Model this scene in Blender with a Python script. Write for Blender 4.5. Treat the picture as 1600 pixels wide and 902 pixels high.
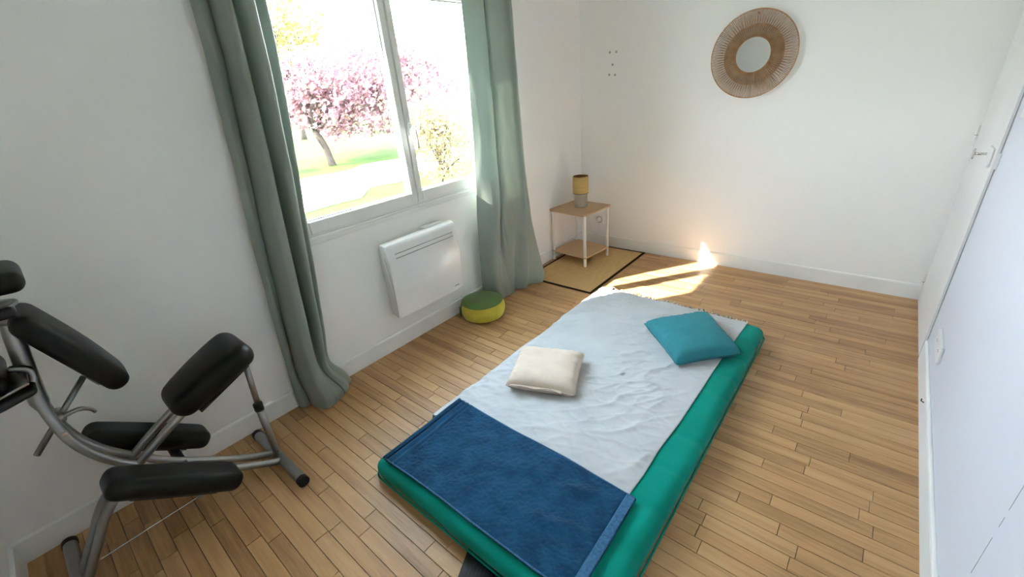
import bpy, bmesh, math, random
from mathutils import Vector, Matrix, noise
random.seed(7)
for o in list(bpy.data.objects):
    bpy.data.objects.remove(o)
SC = bpy.context.scene
COL = SC.collection
V = Vector

# ------------------------------------------------------------------ camera
CF, YAW, PIT, ROL = 670.57, -0.7293, 0.4419, -0.0904      # focal length in pixels (1600 wide), angles in radians
CAM = V((2.3466, 0.2511, 1.6))
fw = V((math.sin(YAW)*math.cos(PIT), math.cos(YAW)*math.cos(PIT), -math.sin(PIT)))
rt0 = V((math.cos(YAW), -math.sin(YAW), 0)); up0 = rt0.cross(fw)
rt = math.cos(ROL)*rt0 + math.sin(ROL)*up0
up = -math.sin(ROL)*rt0 + math.cos(ROL)*up0
cd = bpy.data.cameras.new('camera'); cam = bpy.data.objects.new('camera', cd); COL.objects.link(cam)
cd.sensor_width = 36.0; cd.lens = CF/1600*36.0; cd.clip_start = 0.02; cd.clip_end = 400
M = Matrix((rt, up, -fw)).transposed().to_4x4(); M.translation = CAM
cam.matrix_world = M
SC.camera = cam
def project(p):
    d = V(p)-CAM; z = d.dot(fw)
    if z < 0.05: return None
    return (800+CF*d.dot(rt)/z, 451-CF*d.dot(up)/z, z)

# ------------------------------------------------------------------ sky, sun, exposure
w = bpy.data.worlds.new('world'); SC.world = w; w.use_nodes = True
nt = w.node_tree; nt.nodes.clear()
wo = nt.nodes.new('ShaderNodeOutputWorld'); bg = nt.nodes.new('ShaderNodeBackground')
tc = nt.nodes.new('ShaderNodeTexCoord'); sx = nt.nodes.new('ShaderNodeSeparateXYZ'); cr = nt.nodes.new('ShaderNodeValToRGB')
cr.color_ramp.elements[0].position = 0.0; cr.color_ramp.elements[0].color = (0.90, 0.955, 1.0, 1)
cr.color_ramp.elements[1].position = 0.8; cr.color_ramp.elements[1].color = (0.64, 0.82, 1.0, 1)
nt.links.new(tc.outputs['Generated'], sx.inputs[0]); nt.links.new(sx.outputs['Z'], cr.inputs[0])
nt.links.new(cr.outputs[0], bg.inputs[0]); bg.inputs[1].default_value = 6.8
nt.links.new(bg.outputs[0], wo.inputs[0])
sl = bpy.data.lights.new('sun', 'SUN'); sl.energy = 14.0; sl.angle = math.radians(0.6); sl.color = (1.0, 0.93, 0.80)
sun = bpy.data.objects.new('sun', sl); COL.objects.link(sun)
SUNDIR = V((0.598, 0.801, -0.78)).normalized()
sun.rotation_euler = (-SUNDIR).to_track_quat('Z', 'Y').to_euler(); sun.location = (-6, -6, 9)
vs = SC.view_settings
vs.view_transform = 'Standard'; vs.look = 'None'; vs.gamma = 1.0; vs.use_curve_mapping = False; vs.exposure = 2.0
SC.cycles.max_bounces = 16; SC.cycles.diffuse_bounces = 12; SC.cycles.transparent_max_bounces = 12

# ------------------------------------------------------------------ materials
def mat(name, col, rough=0.6, spec=0.5, metal=0.0, col2=None, scale=8.0, stretch=(1, 1, 1), detail=4.0,
        bump=0.0, bscale=None, lo=0.35, hi=0.65, sheen=0.0, coat=0.0, transl=0.0, bdist=0.01):
    m = bpy.data.materials.new(name); m.use_nodes = True
    t = m.node_tree; n = t.nodes; b = n['Principled BSDF']; L = t.links.new
    b.inputs['Roughness'].default_value = rough; b.inputs['Metallic'].default_value = metal
    b.inputs['Specular IOR Level'].default_value = spec; b.inputs['Base Color'].default_value = (*col, 1)
    b.inputs['Sheen Weight'].default_value = sheen; b.inputs['Coat Weight'].default_value = coat
    co = n.new('ShaderNodeTexCoord'); mp = n.new('ShaderNodeMapping'); mp.inputs['Scale'].default_value = stretch
    L(co.outputs['Object'], mp.inputs[0])
    if col2 is None: col2 = tuple(c*0.93 for c in col)
    nz = n.new('ShaderNodeTexNoise'); nz.inputs['Scale'].default_value = scale; nz.inputs['Detail'].default_value = detail
    L(mp.outputs[0], nz.inputs['Vector'])
    rp = n.new('ShaderNodeValToRGB'); rp.color_ramp.elements[0].position = lo; rp.color_ramp.elements[1].position = hi
    rp.color_ramp.elements[0].color = (*col2, 1); rp.color_ramp.elements[1].color = (*col, 1)
    L(nz.outputs['Fac'], rp.inputs[0]); L(rp.outputs[0], b.inputs['Base Color'])
    if bump:
        n2 = n.new('ShaderNodeTexNoise'); n2.inputs['Scale'].default_value = bscale or scale*6; n2.inputs['Detail'].default_value = 3
        L(mp.outputs[0], n2.inputs['Vector'])
        bp = n.new('ShaderNodeBump'); bp.inputs['Strength'].default_value = bump; bp.inputs['Distance'].default_value = bdist
        L(n2.outputs['Fac'], bp.inputs['Height']); L(bp.outputs[0], b.inputs['Normal'])
    if transl:
        tr = n.new('ShaderNodeBsdfTranslucent'); L(rp.outputs[0], tr.inputs['Color'])
        mx = n.new('ShaderNodeMixShader'); mx.inputs[0].default_value = transl
        out = n['Material Output']; L(b.outputs[0], mx.inputs[1]); L(tr.outputs[0], mx.inputs[2]); L(mx.outputs[0], out.inputs[0])
    return m

def wood(name, dark, mid, light, gx=(1.2, 22, 22), rough=0.42, perobj=True, spread=0.75):
    m = bpy.data.materials.new(name); m.use_nodes = True
    t = m.node_tree; n = t.nodes; b = n['Principled BSDF']; L = t.links.new
    b.inputs['Roughness'].default_value = rough
    co = n.new('ShaderNodeTexCoord'); oi = n.new('ShaderNodeObjectInfo'); ge = n.new('ShaderNodeNewGeometry')
    ad = n.new('ShaderNodeMath'); ad.operation = 'ADD'; L(oi.outputs['Random'], ad.inputs[0]); L(ge.outputs['Random Per Island'], ad.inputs[1])
    fr = n.new('ShaderNodeMath'); fr.operation = 'FRACT'; L(ad.outputs[0], fr.inputs[0])
    ml = n.new('ShaderNodeMath'); ml.operation = 'MULTIPLY'; ml.inputs[1].default_value = 57.0 if perobj else 0.0; L(fr.outputs[0], ml.inputs[0])
    va = n.new('ShaderNodeVectorMath'); va.operation = 'ADD'; L(co.outputs['Object'], va.inputs[0]); L(ml.outputs[0], va.inputs[1])
    mp = n.new('ShaderNodeMapping'); mp.inputs['Scale'].default_value = gx; L(va.outputs[0], mp.inputs[0])
    n1 = n.new('ShaderNodeTexNoise'); n1.inputs['Scale'].default_value = 1.6; n1.inputs['Detail'].default_value = 5; n1.inputs['Distortion'].default_value = 0.6
    L(mp.outputs[0], n1.inputs['Vector'])
    n2 = n.new('ShaderNodeTexNoise'); n2.inputs['Scale'].default_value = 9; n2.inputs['Detail'].default_value = 3
    L(mp.outputs[0], n2.inputs['Vector'])
    mix = n.new('ShaderNodeMix'); mix.data_type = 'FLOAT'; mix.inputs[0].default_value = 0.35
    L(n1.outputs['Fac'], mix.inputs[2]); L(n2.outputs['Fac'], mix.inputs[3])
    # plank tone
    tn = n.new('ShaderNodeMapRange'); tn.inputs['To Min'].default_value = -0.5*spread*0.5; tn.inputs['To Max'].default_value = 0.5*spread*0.5
    L(fr.outputs[0], tn.inputs['Value'])
    s = n.new('ShaderNodeMath'); s.operation = 'ADD'; L(mix.outputs[0], s.inputs[0]); L(tn.outputs[0], s.inputs[1])
    # wear and dirt in large patches
    n3 = n.new('ShaderNodeTexNoise'); n3.inputs['Scale'].default_value = 1.1; n3.inputs['Detail'].default_value = 4
    L(co.outputs['Object'], n3.inputs['Vector'])
    s3 = n.new('ShaderNodeMapRange'); s3.inputs['From Min'].default_value = 0.3; s3.inputs['From Max'].default_value = 0.7
    s3.inputs['To Min'].default_value = -0.09; s3.inputs['To Max'].default_value = 0.07; L(n3.outputs['Fac'], s3.inputs['Value'])
    s2 = n.new('ShaderNodeMath'); s2.operation = 'ADD'; L(s.outputs[0], s2.inputs[0]); L(s3.outputs[0], s2.inputs[1])
    rp = n.new('ShaderNodeValToRGB'); e = rp.color_ramp.elements
    e[0].position = 0.22; e[0].color = (*dark, 1); e[1].position = 0.8; e[1].color = (*light, 1)
    x = e.new(0.5); x.color = (*mid, 1)
    L(s2.outputs[0], rp.inputs[0]); L(rp.outputs[0], b.inputs['Base Color'])
    bp = n.new('ShaderNodeBump'); bp.inputs['Strength'].default_value = 0.12; bp.inputs['Distance'].default_value = 0.004
    L(n2.outputs['Fac'], bp.inputs['Height']); L(bp.outputs[0], b.inputs['Normal'])
    rr = n.new('ShaderNodeMapRange'); rr.inputs['To Min'].default_value = rough-0.1; rr.inputs['To Max'].default_value = rough+0.12
    L(n3.outputs['Fac'], rr.inputs['Value']); L(rr.outputs[0], b.inputs['Roughness'])
    return m

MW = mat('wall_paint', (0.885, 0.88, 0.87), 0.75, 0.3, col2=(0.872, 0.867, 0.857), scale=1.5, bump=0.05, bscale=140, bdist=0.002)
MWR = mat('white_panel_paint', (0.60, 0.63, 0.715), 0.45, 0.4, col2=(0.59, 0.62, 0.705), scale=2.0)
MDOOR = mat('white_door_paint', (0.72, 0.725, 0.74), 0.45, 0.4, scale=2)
MTRIM = mat('gloss_white_paint', (0.86, 0.86, 0.85), 0.35, 0.5, scale=3)
MPVC = mat('white_pvc', (0.82, 0.82, 0.81), 0.28, 0.5, scale=3)
MCEIL = mat('ceiling_paint', (0.90, 0.90, 0.89), 0.8, 0.2, scale=2)
MSUB = mat('joint_dirt', (0.035, 0.022, 0.014), 0.9, 0.1, scale=20)
MPLANK = wood('oak_planks', (0.255, 0.125, 0.048), (0.470, 0.262, 0.112), (0.585, 0.355, 0.170), gx=(0.9, 16, 16), spread=0.5)
MTABLE = wood('oak_laminate', (0.46, 0.30, 0.16), (0.54, 0.365, 0.20), (0.62, 0.43, 0.25), gx=(14, 1.5, 14), rough=0.45, perobj=False)
MGAP = mat('dark_gap', (0.36, 0.36, 0.37), 0.8, 0.1)
MGREY = mat('grey_plastic', (0.35, 0.35, 0.35), 0.5)
MCHROME = mat('chrome', (0.75, 0.75, 0.75), 0.22, metal=1.0, col2=(0.68, 0.68, 0.68))
MRAD = mat('radiator_enamel', (0.85, 0.85, 0.85), 0.16, 0.5, scale=3)
MCURT = mat('sage_satin', (0.365, 0.42, 0.378), 0.42, 0.5, col2=(0.338, 0.393, 0.352), scale=3, bump=0.06, bscale=300, sheen=0.1, transl=0.30, bdist=0.001)
MGREEN = mat('emerald_cotton', (0.000, 0.250, 0.195), 0.8, 0.08, col2=(0.000, 0.215, 0.163), scale=5, bump=0.12, bscale=60, sheen=0.06, bdist=0.003)
MSHEET = mat('grey_cotton', (0.52, 0.525, 0.535), 0.9, 0.15, col2=(0.475, 0.48, 0.495), scale=6, bump=0.12, bscale=90, bdist=0.003)
MTASS = mat('tassel_thread', (0.66, 0.65, 0.60), 0.9, 0.1, col2=(0.06, 0.06, 0.07), scale=60, lo=0.36, hi=0.44)
MTOWEL = mat('blue_terry', (0.010, 0.068, 0.150), 0.95, 0.1, col2=(0.005, 0.040, 0.095), scale=14, detail=8, bump=0.6, bscale=230, sheen=0.12, bdist=0.004)
MHEM = mat('blue_hem', (0.065, 0.165, 0.29), 0.9, 0.1, col2=(0.035, 0.11, 0.21), scale=120, bump=0.2, bscale=200)
MBEIGE = mat('beige_cotton', (0.67, 0.55, 0.455), 0.85, 0.2, col2=(0.63, 0.51, 0.42), scale=9, bump=0.08, bscale=220, bdist=0.002)
MTEAL = mat('teal_cotton', (0.035, 0.225, 0.265), 0.85, 0.2, col2=(0.030, 0.195, 0.235), scale=7, bump=0.12, bscale=220, sheen=0.05, bdist=0.002)
MMAT = mat('black_rubber', (0.018, 0.018, 0.022), 0.5, 0.4, scale=30)
MRUG = mat('woven_rush', (0.70, 0.47, 0.215), 0.8, 0.2, col2=(0.57, 0.37, 0.165), scale=5, stretch=(30, 1.5, 1), bump=0.3, bscale=22, bdist=0.002)
MRUGB = mat('dark_brown_cotton_tape', (0.030, 0.017, 0.010), 0.85, 0.15, scale=30)
MLEGW = mat('white_powder_coat', (0.80, 0.79, 0.75), 0.4, 0.4)
MSHADE = mat('straw_shade', (0.72, 0.50, 0.21), 0.8, 0.2, col2=(0.62, 0.42, 0.165), scale=5, stretch=(1.5, 1.5, 45), bump=0.2, bscale=20, transl=0.15)
MSHIN = mat('brown_shade_lining', (0.26, 0.12, 0.05), 0.8, 0.2)
MLBASE = mat('grey_concrete_glaze', (0.55, 0.47, 0.38), 0.55, 0.4, col2=(0.46, 0.395, 0.32), scale=18)
MPG = mat('dark_green_cotton', (0.065, 0.165, 0.035), 0.85, 0.2, col2=(0.090, 0.135, 0.035), scale=9, bump=0.15, bscale=80, sheen=0.2)
MPY = mat('lime_green_cotton', (0.66, 0.57, 0.075), 0.85, 0.2, col2=(0.55, 0.48, 0.06), scale=12, bump=0.2, bscale=70, sheen=0.2)
MRAT = mat('rattan', (0.44, 0.27, 0.135), 0.6, 0.3, col2=(0.30, 0.165, 0.075), scale=30)
MMIRR = mat('mirror_glass', (0.86, 0.90, 0.90), 0.03, metal=1.0, col2=(0.86, 0.90, 0.90))
MVINYL = mat('black_vinyl', (0.0045, 0.005, 0.0055), 0.40, 0.22, col2=(0.0038, 0.0042, 0.0046), scale=14, bump=0.12, bscale=160, bdist=0.002)
MSTEEL = mat('satin_silver_steel', (0.37, 0.37, 0.367), 0.29, metal=0.93, col2=(0.31, 0.31, 0.307), scale=8)
MBLK = mat('black_plastic', (0.012, 0.012, 0.013), 0.45)
MHOLE = mat('dark_hole', (0.03, 0.028, 0.025), 0.8)
MLAWN = mat('lawn_grass', (0.030, 0.078, 0.008), 0.9, 0.1, col2=(0.052, 0.088, 0.013), scale=0.7, detail=8, bump=0.6, bscale=30, bdist=0.05)
MGRAV = mat('pale_gravel', (0.62, 0.60, 0.54), 0.95, 0.1, col2=(0.45, 0.47, 0.33), scale=0.9, detail=8, lo=0.3, hi=0.5)
MBARK = mat('bark', (0.065, 0.05, 0.04), 0.9, 0.1, col2=(0.035, 0.028, 0.024), scale=9, bump=0.5)
MBLOS = mat('pink_blossom', (0.27, 0.155, 0.178), 0.9, 0.1, col2=(0.19, 0.095, 0.108), scale=3, detail=8, transl=0.35)
MBLOSW = mat('pale_blossom', (0.50, 0.36, 0.40), 0.9, 0.1, col2=(0.30, 0.22, 0.12), scale=2.5, detail=8, transl=0.35)
MYLEAF = mat('yellow_green_leaf', (0.20, 0.21, 0.04), 0.8, 0.2, col2=(0.26, 0.21, 0.08), scale=2.0, detail=8, transl=0.35)
MHLEAF = mat('hedge_leaf', (0.17, 0.16, 0.06), 0.8, 0.2, col2=(0.26, 0.19, 0.11), scale=2.5, detail=8, transl=0.35)
MRENDER = mat('outer_render', (0.62, 0.60, 0.55), 0.9, 0.1)
MSCUFF = mat('grey_scuff', (0.40, 0.42, 0.47), 0.8)

def glass_mat():
    m = bpy.data.materials.new('window_glass'); m.use_nodes = True
    t = m.node_tree; n = t.nodes; n.remove(n['Principled BSDF'])
    tr = n.new('ShaderNodeBsdfTransparent'); tr.inputs[0].default_value = (0.985, 0.99, 0.988, 1)
    gl = n.new('ShaderNodeBsdfGlossy'); gl.inputs['Roughness'].default_value = 0.02
    lw = n.new('ShaderNodeLayerWeight'); lw.inputs[0].default_value = 0.5
    pw = n.new('ShaderNodeMath'); pw.operation = 'POWER'; pw.inputs[1].default_value = 5.0; t.links.new(lw.outputs['Facing'], pw.inputs[0])
    fz = n.new('ShaderNodeMath'); fz.operation = 'MULTIPLY_ADD'; fz.inputs[1].default_value = 0.6; fz.inputs[2].default_value = 0.012; t.links.new(pw.outputs[0], fz.inputs[0])
    mx = n.new('ShaderNodeMixShader'); t.links.new(fz.outputs[0], mx.inputs[0]); t.links.new(tr.outputs[0], mx.inputs[1]); t.links.new(gl.outputs[0], mx.inputs[2])
    t.links.new(mx.outputs[0], n['Material Output'].inputs[0])
    return m
MGLASS = glass_mat()

# ------------------------------------------------------------------ mesh helpers
class MB:
    def __init__(s): s.v = []; s.f = []
    def add(s, vs, fs):
        k = len(s.v); s.v += [V(p) for p in vs]; s.f += [tuple(i+k for i in f) for f in fs]; return s
    def box(s, a, b):
        (x0, y0, z0), (x1, y1, z1) = a, b
        return s.add([(x0, y0, z0), (x1, y0, z0), (x1, y1, z0), (x0, y1, z0), (x0, y0, z1), (x1, y0, z1), (x1, y1, z1), (x0, y1, z1)],
                     [(3, 2, 1, 0), (4, 5, 6, 7), (0, 1, 5, 4), (1, 2, 6, 5), (2, 3, 7, 6), (3, 0, 4, 7)])
    def tube(s, pts, r, n=10, cap=True):
        pts = [V(p) for p in pts]; m = len(pts)
        rs = r if isinstance(r, (list, tuple)) else [r]*m
        vs = []; fs = []; prev = None
        for i, p in enumerate(pts):
            t = (pts[min(i+1, m-1)]-pts[max(i-1, 0)])
            t = t.normalized() if t.length > 1e-9 else V((0, 0, 1))
            if prev is None:
                a = V((0, 0, 1)) if abs(t.z) < 0.9 else V((1, 0, 0))
                u = t.cross(a).normalized()
            else:
                u = (prev-t*prev.dot(t)).normalized()
            prev = u; w_ = t.cross(u)
            for k in range(n):
                an = 2*math.pi*k/n; vs.append(p+rs[i]*(math.cos(an)*u+math.sin(an)*w_))
        for i in range(m-1):
            for k in range(n):
                fs.append((i*n+k, i*n+(k+1) % n, (i+1)*n+(k+1) % n, (i+1)*n+k))
        if cap:
            fs.append(tuple(range(n))[::-1]); fs.append(tuple((m-1)*n+k for k in range(n)))
        return s.add(vs, fs)
    def lathe(s, prof, c=(0, 0, 0), n=32, closed=False):
        vs = []; fs = []; m = len(prof)
        for (r, z) in prof:
            for k in range(n):
                a = 2*math.pi*k/n; vs.append((c[0]+r*math.cos(a), c[1]+r*math.sin(a), c[2]+z))
        for i in range(m-1 if not closed else m):
            for k in range(n):
                j = (i+1) % m; fs.append((i*n+k, i*n+(k+1) % n, j*n+(k+1) % n, j*n+k))
        return s.add(vs, fs)
    def grid(s, fn, nu, nv, flip=False):
        vs = [fn(i/nu, j/nv) for j in range(nv+1) for i in range(nu+1)]
        fs = []
        for j in range(nv):
            for i in range(nu):
                a = j*(nu+1)+i; q = (a, a+1, a+nu+2, a+nu+1); fs.append(q[::-1] if flip else q)
        return s.add(vs, fs)
    def rcube(s, size, r, div, fn=None):
        """rounded box centred on the origin; fn maps each point"""
        hx, hy, hz = (q/2 for q in size); inner = (hx-r, hy-r, hz-r)
        nx, ny, nz = div; idx = {}; vs = []; fs = []
        def vid(i, j, k):
            if (i, j, k) in idx: return idx[(i, j, k)]
            p = V((-hx+2*hx*i/nx, -hy+2*hy*j/ny, -hz+2*hz*k/nz))
            q = V(tuple(max(-inner[a], min(inner[a], p[a])) for a in range(3)))
            d = p-q
            if d.length > 1e-9: p = q+d.normalized()*r*min(1.0, max(abs(d.x), abs(d.y), abs(d.z))/r)
            idx[(i, j, k)] = len(vs); vs.append(fn(p) if fn else p); return idx[(i, j, k)]
        for i in range(nx):
            for j in range(ny):
                fs.append((vid(i, j, nz), vid(i+1, j, nz), vid(i+1, j+1, nz), vid(i, j+1, nz)))
                fs.append((vid(i, j+1, 0), vid(i+1, j+1, 0), vid(i+1, j, 0), vid(i, j, 0)))
        for i in range(nx):
            for k in range(nz):
                fs.append((vid(i, 0, k), vid(i+1, 0, k), vid(i+1, 0, k+1), vid(i, 0, k+1)))
                fs.append((vid(i, ny, k+1), vid(i+1, ny, k+1), vid(i+1, ny, k), vid(i, ny, k)))
        for j in range(ny):
            for k in range(nz):
                fs.append((vid(0, j, k+1), vid(0, j+1, k+1), vid(0, j+1, k), vid(0, j, k)))
                fs.append((vid(nx, j, k), vid(nx, j+1, k), vid(nx, j+1, k+1), vid(nx, j, k+1)))
        return s.add(vs, fs)

def wloc(o):
    p = V((0, 0, 0))
    while o: p += o.location; o = o.parent
    return p
def obj(name, mb, m, parent=None, smooth=False, bevel=0.0, label=None, kind=None, solid=0.0, fixn=False):
    me = bpy.data.meshes.new(name)
    off = wloc(parent) if parent else V((0, 0, 0))
    me.from_pydata([tuple(p-off) for p in mb.v], [], mb.f)
    if bevel or fixn:
        b = bmesh.new(); b.from_mesh(me)
        if bevel:
            ed = [e for e in b.edges if len(e.link_faces) == 2 and e.calc_face_angle(0) > 0.6]
            bmesh.ops.bevel(b, geom=ed, offset=bevel, segments=2, profile=0.5, affect='EDGES', clamp_overlap=True)
        if fixn: bmesh.ops.recalc_face_normals(b, faces=b.faces)
        b.to_mesh(me); b.free()
    me.materials.append(m)
    if smooth: me.shade_smooth()
    me.update()
    o = bpy.data.objects.new(name, me); COL.objects.link(o)
    if parent: o.parent = parent
    if solid:
        md = o.modifiers.new('thickness', 'SOLIDIFY'); md.thickness = solid; md.offset = 0
    if label: o['label'] = label
    if kind: o['kind'] = kind
    return o
def tag(o, label, cat, group=None, kind=None):
    o['label'] = label; o['category'] = cat
    if group: o['group'] = group
    if kind: o['kind'] = kind
    return o
def thing(name, loc, label, cat, group=None, kind=None):
    o = bpy.data.objects.new(name, None); COL.objects.link(o); o.location = loc; o.empty_display_size = 0.05
    return tag(o, label, cat, group, kind)
def struct(name, mb, m, label, cat, **k):
    return tag(obj(name, mb, m, **k), label, cat, kind='structure')
def spline(ctrl, n):
    """Catmull-Rom through the control points"""
    c = [V(p) for p in ctrl]; c = [2*c[0]-c[1]]+c+[2*c[-1]-c[-2]]; out = []; m = len(c)-3
    for i in range(n+1):
        t = i/n*m; k = min(int(t), m-1); t -= k; a, b_, d, e = c[k:k+4]
        out.append(0.5*((2*b_)+(d-a)*t+(2*a-5*b_+4*d-e)*t*t+(3*b_-a-3*d+e)*t**3))
    return out
def frame(o, xa, ya, za):
    """point mapper: local -> origin + axes"""
    o = V(o); xa = V(xa).normalized(); ya = V(ya).normalized(); za = V(za).normalized()
    return lambda p: o+xa*p[0]+ya*p[1]+za*p[2]

# ------------------------------------------------------------------ the room
W, D, Y0, H = 2.7394, 4.0909, -0.261, 2.50
WX = W+0.012                                     # plane of the right wall behind its baseboard
WY0, WY1, WZ0, WZ1 = 1.18, 2.86, 0.925, 2.20     # window opening
wl = MB()
wl.box((-0.30, Y0-0.1, -0.1), (0, WY0, H+0.1)).box((-0.30, WY1, -0.1), (0, D+0.1, H+0.1))
wl.box((-0.30, WY0, -0.1), (0, WY1, WZ0)).box((-0.30, WY0, WZ1), (0, WY1, H+0.1))
struct('wall_left', wl, MW, 'plain white painted wall around the window', 'wall')
struct('wall_back', MB().box((0, D, -0.1), (WX+0.1, D+0.1, H+0.1)), MW, 'plain white wall behind the round mirror', 'wall')
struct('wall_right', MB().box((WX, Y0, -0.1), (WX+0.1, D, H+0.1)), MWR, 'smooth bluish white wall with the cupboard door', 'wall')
struct('wall_front', MB().box((0, Y0-0.1, -0.1), (WX+0.1, Y0, H+0.1)), MW, 'short white wall meeting the window wall behind the massage chair', 'wall')
struct('ceiling', MB().box((0, Y0, H), (WX, D, H+0.1)), MCEIL, 'flat white painted ceiling', 'ceiling')

def skirting(name, pts, label):
    """profile swept between two points, inner side given by third"""
    (a, b, nrm) = pts; a = V(a); b = V(b); n_ = V(nrm)
    prof = [(0, 0), (0.012, 0), (0.012, 0.104), (0.009, 0.110), (0.004, 0.113), (0, 0.113)]
    mb = MB(); k = len(prof)
    vs = [a+n_*d+V((0, 0, z)) for d, z in prof]+[b+n_*d+V((0, 0, z)) for d, z in prof]
    fs = [(i, (i+1) % k, (i+1) % k+k, i+k) for i in range(k)]+[tuple(range(k))[::-1], tuple(range(k, 2*k))]
    mb.add(vs, fs)
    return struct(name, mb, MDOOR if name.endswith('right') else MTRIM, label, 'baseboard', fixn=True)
skirting('baseboard_left', ((0, Y0, 0), (0, D, 0), (1, 0, 0)), 'white painted baseboard along the window wall')
skirting('baseboard_back', ((0.012, D, 0), (WX, D, 0), (0, -1, 0)), 'white painted baseboard under the round mirror')
skirting('baseboard_right', ((WX, Y0, 0), (WX, 3.225, 0), (-1, 0, 0)), 'white painted baseboard below the double socket')
skirting('baseboard_front', ((0.012, Y0, 0), (WX-0.012, Y0, 0), (0, 1, 0)), 'white painted baseboard behind the massage chair foot')

# floor: dark bed plus planks
floor = struct('floor', MB().box((0, Y0, -0.06), (WX, D, -0.012)), MSUB, 'narrow oak plank floor with worn varnish', 'floor')
PW = 0.0605
planks = []
y = Y0
r_ = random.Random(11)
while y < D-0.001:
    y1 = min(y+PW, D); x = 0.0; x -= r_.uniform(0, 0.5)
    while x < WX:
        L_ = r_.choice([r_.uniform(0.22, 0.45), r_.uniform(0.4, 0.75), r_.uniform(0.6, 1.0)])
        x1 = x+L_
        if WX-x1 < 0.12: x1 = WX
        planks.append((max(x, 0), min(x1, WX), y, y1)); x = x1
    y = y1
def plank_mesh(mb, x0, x1, y0, y1, dz):
    g = 0.0011; x0 += g; x1 -= g; y0 += g; y1 -= g; c = 0.0008; t = -dz; b_ = -0.0125
    mb.add([(x0, y0, b_), (x1, y0, b_), (x1, y1, b_), (x0, y1, b_), (x0, y0, t-c), (x1, y0, t-c), (x1, y1, t-c), (x0, y1, t-c),
            (x0+c, y0+c, t), (x1-c, y0+c, t), (x1-c, y1-c, t), (x0+c, y1-c, t)],
           [(0, 1, 5, 4), (1, 2, 6, 5), (2, 3, 7, 6), (3, 0, 4, 7), (4, 5, 9, 8), (5, 6, 10, 9), (6, 7, 11, 10), (7, 4, 8, 11), (8, 9, 10, 11)])
def score(p):
    x0, x1, y0, y1 = p; n_in = 0; A = 0
    for a in (0.05, 0.25, 0.5, 0.75, 0.95):
        xx = x0+(x1-x0)*a; yy = (y0+y1)/2; q = project((xx, yy, 0))
        if q and 0 <= q[0] <= 1600 and 0 <= q[1] <= 902 and not (0.9 < xx < 1.95 and 0.95 < yy < 2.95):
            d = V((xx, yy, 0))-CAM; A += (CAM.z/d.length)*(x1-x0)*(y1-y0)/5/d.length_squared; n_in += 1
    return A
ps = sorted(planks, key=score, reverse=True)
for p in ps[:300]:
    mb = MB(); plank_mesh(mb, *p, r_.uniform(0, 0.0005)); obj('plank', mb, MPLANK, floor)
mb = MB()
for p in ps[300:]: plank_mesh(mb, *p, r_.uniform(0, 0.0005))
obj('remaining_planks', mb, MPLANK, floor, kind='stuff')

# ------------------------------------------------------------------ window
win = thing('window_1', (-0.03, 2.02, WZ0), 'white plastic double casement window with blown-out garden view', 'window', kind='structure')
f = MB()
f.box((-0.085, WY0, WZ0), (-0.012, WY0+0.035, WZ1)).box((-0.085, WY1-0.035, WZ0), (-0.012, WY1, WZ1))
f.box((-0.085, WY0+0.035, WZ0), (-0.012, WY1-0.035, WZ0+0.035)).box((-0.085, WY0+0.035, WZ1-0.035), (-0.012, WY1-0.035, WZ1))
obj('frame', f, MPVC, win, bevel=0.003)
obj('sill_trim', MB().box((0.0, WY0-0.035, 0.885), (0.012, WY1+0.035, 0.915)), MPVC, win, bevel=0.003)
for a, b in ((WY0-0.035, WY0), (WY1, WY1+0.035)):
    obj('side_trim', MB().box((0, a, 0.916), (0.010, b, WZ1+0.035)), MPVC, win, bevel=0.003)
obj('top_trim', MB().box((0, WY0, WZ1), (0.010, WY1, WZ1+0.035)), MPVC, win, bevel=0.003)
def sash(y0, y1, lw, rw):
    s_ = MB(); a, b = -0.068, -0.002; z0, z1 = WZ0+0.012, WZ1-0.012; rail = 0.072
    s_.box((a, y0, z0), (b, y0+lw, z1)).box((a, y1-rw, z0), (b, y1, z1))
    s_.box((a, y0+lw, z0), (b, y1-rw, z0+rail)).box((a, y0+lw, z1-rail), (b, y1-rw, z1))
    so = obj('sash', s_, MPVC, win, bevel=0.006)
    g = MB(); e = 0.012
    for q in ((-0.040, -0.036), (-0.058, -0.054)):
        g = MB().box((q[0], y0+lw-e, z0+rail-e), (q[1], y1-rw+e, z1-rail+e)); obj('pane', g, MGLASS, so)
    gk = MB()
    gz0, gz1 = z0+rail, z1-rail; gy0, gy1 = y0+lw, y1-rw; t = 0.005
    gk.box((-0.036, gy0, gz0), (-0.028, gy0+t, gz1)).box((-0.036, gy1-t, gz0), (-0.028, gy1, gz1))
    gk.box((-0.036, gy0+t, gz0), (-0.028, gy1-t, gz0+t)).box((-0.036, gy0+t, gz1-t), (-0.028, gy1-t, gz1))
    obj('glazing_bead', gk, MGREY, so)
    return so
sash(WY0+0.02, 2.0185, 0.062, 0.044)
sr = sash(2.0215, WY1-0.02, 0.046, 0.062)
obj('stile_cover', MB().box((-0.002, 2.0215, WZ0+0.05), (0.006, 2.058, WZ1-0.05)), MPVC, sr, bevel=0.003)
hd = MB(); hd.rcube((0.014, 0.030, 0.075), 0.006, (4, 4, 6), frame((0.011, 2.042, 1.40), (1, 0, 0), (0, 1, 0), (0, 0, 1)))
hnd = obj('handle', hd, MPVC, sr, smooth=True)
hd = MB().tube(spline([(0.015, 2.042, 1.405), (0.045, 2.044, 1.405), (0.056, 2.046, 1.390), (0.056, 2.05, 1.34), (0.054, 2.05, 1.285)], 14), 0.009, 8)
obj('handle_lever', hd, MPVC, hnd, smooth=True)
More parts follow.
